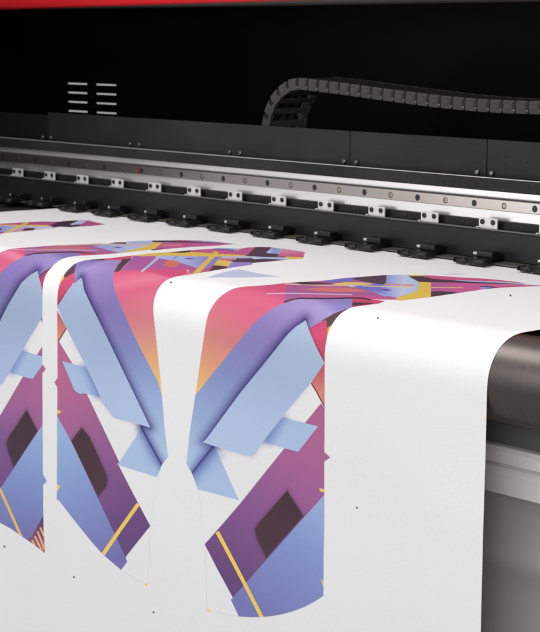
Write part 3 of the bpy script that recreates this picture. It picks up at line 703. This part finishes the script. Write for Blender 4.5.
# pinch rollers
pxs = [-0.418, -0.5275, -0.638, -0.746, -0.8535, -0.9625, -1.0705, -1.178, -1.284, -1.388, -1.494, -1.60, -0.301, -0.190, -0.080, 0.03, 0.14]
for X in pxs:
    b1 = box(X - 0.0075, X + 0.0215, 0.432, 0.4500, 0.9100, 0.9190, 0.0024, seg=3)
    b1 = box(X - 0.0030, X + 0.0170, 0.448, 0.4615, 0.9060, 0.9150, 0.0010, bm=b1)
    u = obj('pinch_roller_unit', b1, M['gloss_black'], printer)
    arm = box(X - 0.020, X + 0.022, 0.420, 0.434, 0.9058, 0.9098, 0.0010)
    for xx in (X - 0.0290, X - 0.0085, X - 0.0060, X + 0.0262):
        arm = box(xx - 0.0011, xx + 0.0011, 0.4100, 0.4260, 0.9030, 0.9088, 0.0006, bm=arm)
    obj('roller_fork', arm, M['gloss_black'], u)
    obj('roller', cyl((X - 0.0276, 0.4145, 0.9050), (X - 0.0100, 0.4145, 0.9050), 0.0038, 24, 0.0006), M['rubber'], u)
    obj('roller', cyl((X - 0.0046, 0.4145, 0.9054), (X + 0.0248, 0.4145, 0.9054), 0.0044, 24, 0.0006), M['rubber'], u)
    obj('spring_stop', box(X - 0.0190, X - 0.0105, 0.4370, 0.4430, 0.9120, 0.9160, 0.0014), M['silver'], u)

# front roller and lower front
fr = obj('front_roller', cyl((XA + 0.02, RR + 0.0003, ZT - RR - 0.0003), (XB - 0.02, RR + 0.0003, ZT - RR - 0.0003), RR - 0.0015, 128, 0.002), M['roller'], printer)
obj('front_recess', box(XA + 0.02, XB - 0.02, 0.056, 0.30, 0.7745, 0.830), M['grey_panel'], printer)
prof = [(0.300, 0.7742), (0.046, 0.7742), (0.0445, 0.7728), (0.0445, 0.7715), (0.049, 0.7700), (0.049, 0.7665), (0.0465, 0.7655), (0.0465, 0.7560), (0.0475, 0.7550), (0.0530, 0.7543), (0.0530, 0.7520), (0.0475, 0.7512), (0.300, 0.7512)]
obj('front_rail', profile_x(prof, XA + 0.02, XB - 0.02), M['extrusion'], printer)
prof = [(0.300, 0.7507), (0.0482, 0.7507), (0.0475, 0.7500), (0.0475, 0.7488), (0.0484, 0.7482), (0.0484, 0.7215), (0.0492, 0.7205), (0.300, 0.7205)]
obj('front_rail_skirt', profile_x(prof, XA + 0.02, XB - 0.02), M['extrusion_low'], printer)
prof = []
for i in range(161):
    t = i / 160; z = 0.7200 - t * 0.50
    y = 0.056 - 0.0070 * math.exp(-((z - 0.650) / 0.022) ** 2)
    prof.append((y, z))
lc = obj('lower_cover', profile_x(prof, XA + 0.02, XB - 0.02, close=False), M['steel'], printer, smooth=False)
for p in lc.data.polygons:
    p.use_smooth = True
obj('base_frame', box(XA - 0.02, XB + 0.02, 0.10, 1.05, 0.0, 0.2195, 0.01), M['panel'], printer)

# cable chain (arch on the left, long sagging run to the right)
def on_y(u, v, Y):
    d = FWD + (u - PX) / FPX * RGT - (v - PY) / FPX * UPV
    t = (Y - CAM[1]) / d[1]
    p = CAM + d * t
    return (p[0], p[2])
mid = [(266.5, 158), (265.6, 140), (265.4, 126), (268.2, 111.7), (274.6, 98), (283.6, 89), (291, 84.6), (298.4, 83.6), (310, 84.8), (323.5, 86.4), (345, 89), (370, 92.6), (400, 96.6), (420, 99.2), (440, 101.6), (477, 105), (508, 106.8), (540, 107.7), (600, 108.5), (680, 110)]
line_ = [on_y(u, v, 0.68) for u, v in mid]
line_ += [(0.05, line_[-1][1] - 0.004), (0.40, line_[-1][1] - 0.008), (0.70, line_[-1][1] - 0.010)]
# Catmull-Rom sampling, then equal-length links
pts = []
for i in range(len(line_) - 1):
    p0 = np.array(line_[max(i - 1, 0)]); p1 = np.array(line_[i]); p2 = np.array(line_[i + 1]); p3 = np.array(line_[min(i + 2, len(line_) - 1)])
    for k in range(24):
        t = k / 24
        pts.append(0.5 * ((2 * p1) + (-p0 + p2) * t + (2 * p0 - 5 * p1 + 4 * p2 - p3) * t * t + (-p0 + 3 * p1 - 3 * p2 + p3) * t ** 3))
pts = np.array(pts); seg = np.concatenate([[0], np.cumsum(np.linalg.norm(np.diff(pts, axis=0), axis=1))])
LP = 0.0262; HC = 0.0098
nl = int(seg[-1] / LP)
node = [(np.interp(i * LP, seg, pts[:, 0]), np.interp(i * LP, seg, pts[:, 1])) for i in range(nl + 1)]
def link_mesh():
    b = bmesh.new()
    def plate(y0, y1, x0, x1, h, taper):
        own = bmesh.new()
        prof = [(x0, -h + taper), (x0 + taper, -h), (x1 - taper, -h), (x1, -h + taper), (x1, h - taper), (x1 - taper, h), (x0 + taper, h), (x0, h - taper)]
        a = [own.verts.new((x, y0, z)) for x, z in prof]; c = [own.verts.new((x, y1, z)) for x, z in prof]
        own.faces.new(a); own.faces.new(list(reversed(c)))
        for i in range(8): own.faces.new((a[i], c[i], c[(i + 1) % 8], a[(i + 1) % 8]))
        bmesh.ops.recalc_face_normals(own, faces=own.faces)
        return own
    for y0, y1, inn in ((0.0, 0.004, 1), (0.082, 0.086, -1)):
        b = merge(b, plate(y0, y1, -0.0020, LP * 0.80, HC, 0.0012))
        yi0, yi1 = (0.0042, 0.0080) if inn > 0 else (0.0778, 0.0818)
        b = merge(b, plate(yi0, yi1, LP * 0.62, LP * 1.12, HC * 0.92, 0.003))
    b = cyl((LP * 0.36, -0.0006, 0), (LP * 0.36, 0.001, 0), 0.0052, 18, 0.0003, bm=b)
    b = box(LP * 0.66, LP * 0.93, -0.0004, 0.001, -HC * 0.35, HC * 0.72, 0.0, bm=b, mi=1)
    b = box(LP * 0.72, LP * 0.86, -0.0007, 0.001, -HC * 0.62, -HC * 0.42, 0.0002, bm=b, mi=2)
    for z0, z1 in ((HC - 0.0030, HC - 0.0002), (-HC + 0.0002, -HC + 0.0030)):
        b = box(LP * 0.18, LP * 0.58, 0.0081, 0.0777, z0, z1, 0.0006, bm=b)
    me = bpy.data.meshes.new('chain_link'); b.normal_update(); b.to_mesh(me); b.free(); [me.materials.append(M[k]) for k in ('chain', 'hole', 'chain_pin')]
    return me
# the chain carries two cables
bm = bmesh.new()
def tube(bm, path, Y, r, n=10):
    rings = []
    for i, (x, z) in enumerate(path):
        a = path[max(i - 1, 0)]; c = path[min(i + 1, len(path) - 1)]
        tx, tz = c[0] - a[0], c[1] - a[1]; l = math.hypot(tx, tz); tx /= l; tz /= l
        rings.append([bm.verts.new((x - tz * r * math.cos(2 * math.pi * k / n), Y + r * math.sin(2 * math.pi * k / n), z + tx * r * math.cos(2 * math.pi * k / n))) for k in range(n)])
    for p, q in zip(rings[:-1], rings[1:]):
        for k in range(n):
            f = bm.faces.new((p[k], p[(k + 1) % n], q[(k + 1) % n], q[k])); f.smooth = True
for Y, r in ((0.700, 0.0055), (0.722, 0.0045), (0.742, 0.006)): tube(bm, node, Y, r)
chain = empty('cable_chain', 'dark grey segmented cable chain arching up behind the black tray panel', 'cable chain')
chain.location = (node[0][0], 0.735, 0.990)
cb = obj('cable_bundle', bm, M['hole'], chain); cb.location = -chain.location
lm = link_mesh()
for i in range(nl):
    a, c = node[i], node[i + 1]
    o = bpy.data.objects.new('chain_link', lm); link(o, chain)
    o.location = Vector((a[0], 0.68, a[1])) - chain.location; o.rotation_euler = (0, -math.atan2(c[1] - a[1], c[0] - a[0]), 0)

# ------------------------------------------------------------------ floor
bm = bmesh.new(); bmesh.ops.create_grid(bm, x_segments=2, y_segments=2, size=8)
fl = obj('floor', bm, M['floor']); fl['kind'] = 'structure'

# ------------------------------------------------------------------ lamps
def area(name, loc, target, sx, sy, power, col=(1, 1, 1)):
    l = bpy.data.lights.new(name, 'AREA'); l.shape = 'RECTANGLE'; l.size = sx; l.size_y = sy; l.energy = power; l.color = col
    o = bpy.data.objects.new(name, l); COL.objects.link(o); o.location = loc
    o.rotation_euler = (Vector(target) - Vector(loc)).to_track_quat('-Z', 'Y').to_euler()
    return o
area('key_lamp', (-0.2, -0.95, 3.3), (-0.5, 0.2, 0.9), 2.6, 1.2, 56, (1, 0.985, 0.97))
area('rail_reflection_lamp', (-2.7, -2.9, 0.9), (-0.4, 0.4, 0.9), 1.5, 1.6, 20, (1, 1, 1))  # unseen lamp added for the bright reflection in the rail and bands
area('fill_lamp', (1.3, -2.1, 1.8), (-0.3, 0.2, 0.85), 1.2, 1.2, 11, (0.97, 0.985, 1))
w = bpy.data.worlds.new('World'); scene.world = w; w.use_nodes = True
w.node_tree.nodes['Background'].inputs[0].default_value = (0.97, 0.97, 1.0, 1)
w.node_tree.nodes['Background'].inputs[1].default_value = 0.66

# ------------------------------------------------------------------ camera
cd = bpy.data.cameras.new('camera'); cam = bpy.data.objects.new('camera', cd); COL.objects.link(cam)
cd.sensor_fit = 'HORIZONTAL'; cd.sensor_width = 36; cd.lens = FPX / W * 36
m = Matrix(((RGT[0], UPV[0], -FWD[0], CAM[0]), (RGT[1], UPV[1], -FWD[1], CAM[1]), (RGT[2], UPV[2], -FWD[2], CAM[2]), (0, 0, 0, 1)))
cam.matrix_world = m
cd.clip_start = 0.05; cd.clip_end = 100
cd.dof.use_dof = True; cd.dof.focus_distance = 2.25; cd.dof.aperture_fstop = 20
scene.camera = cam
scene.view_settings.view_transform = 'Standard'; scene.view_settings.look = 'None'
scene.view_settings.exposure = 0.0; scene.view_settings.gamma = 1.0
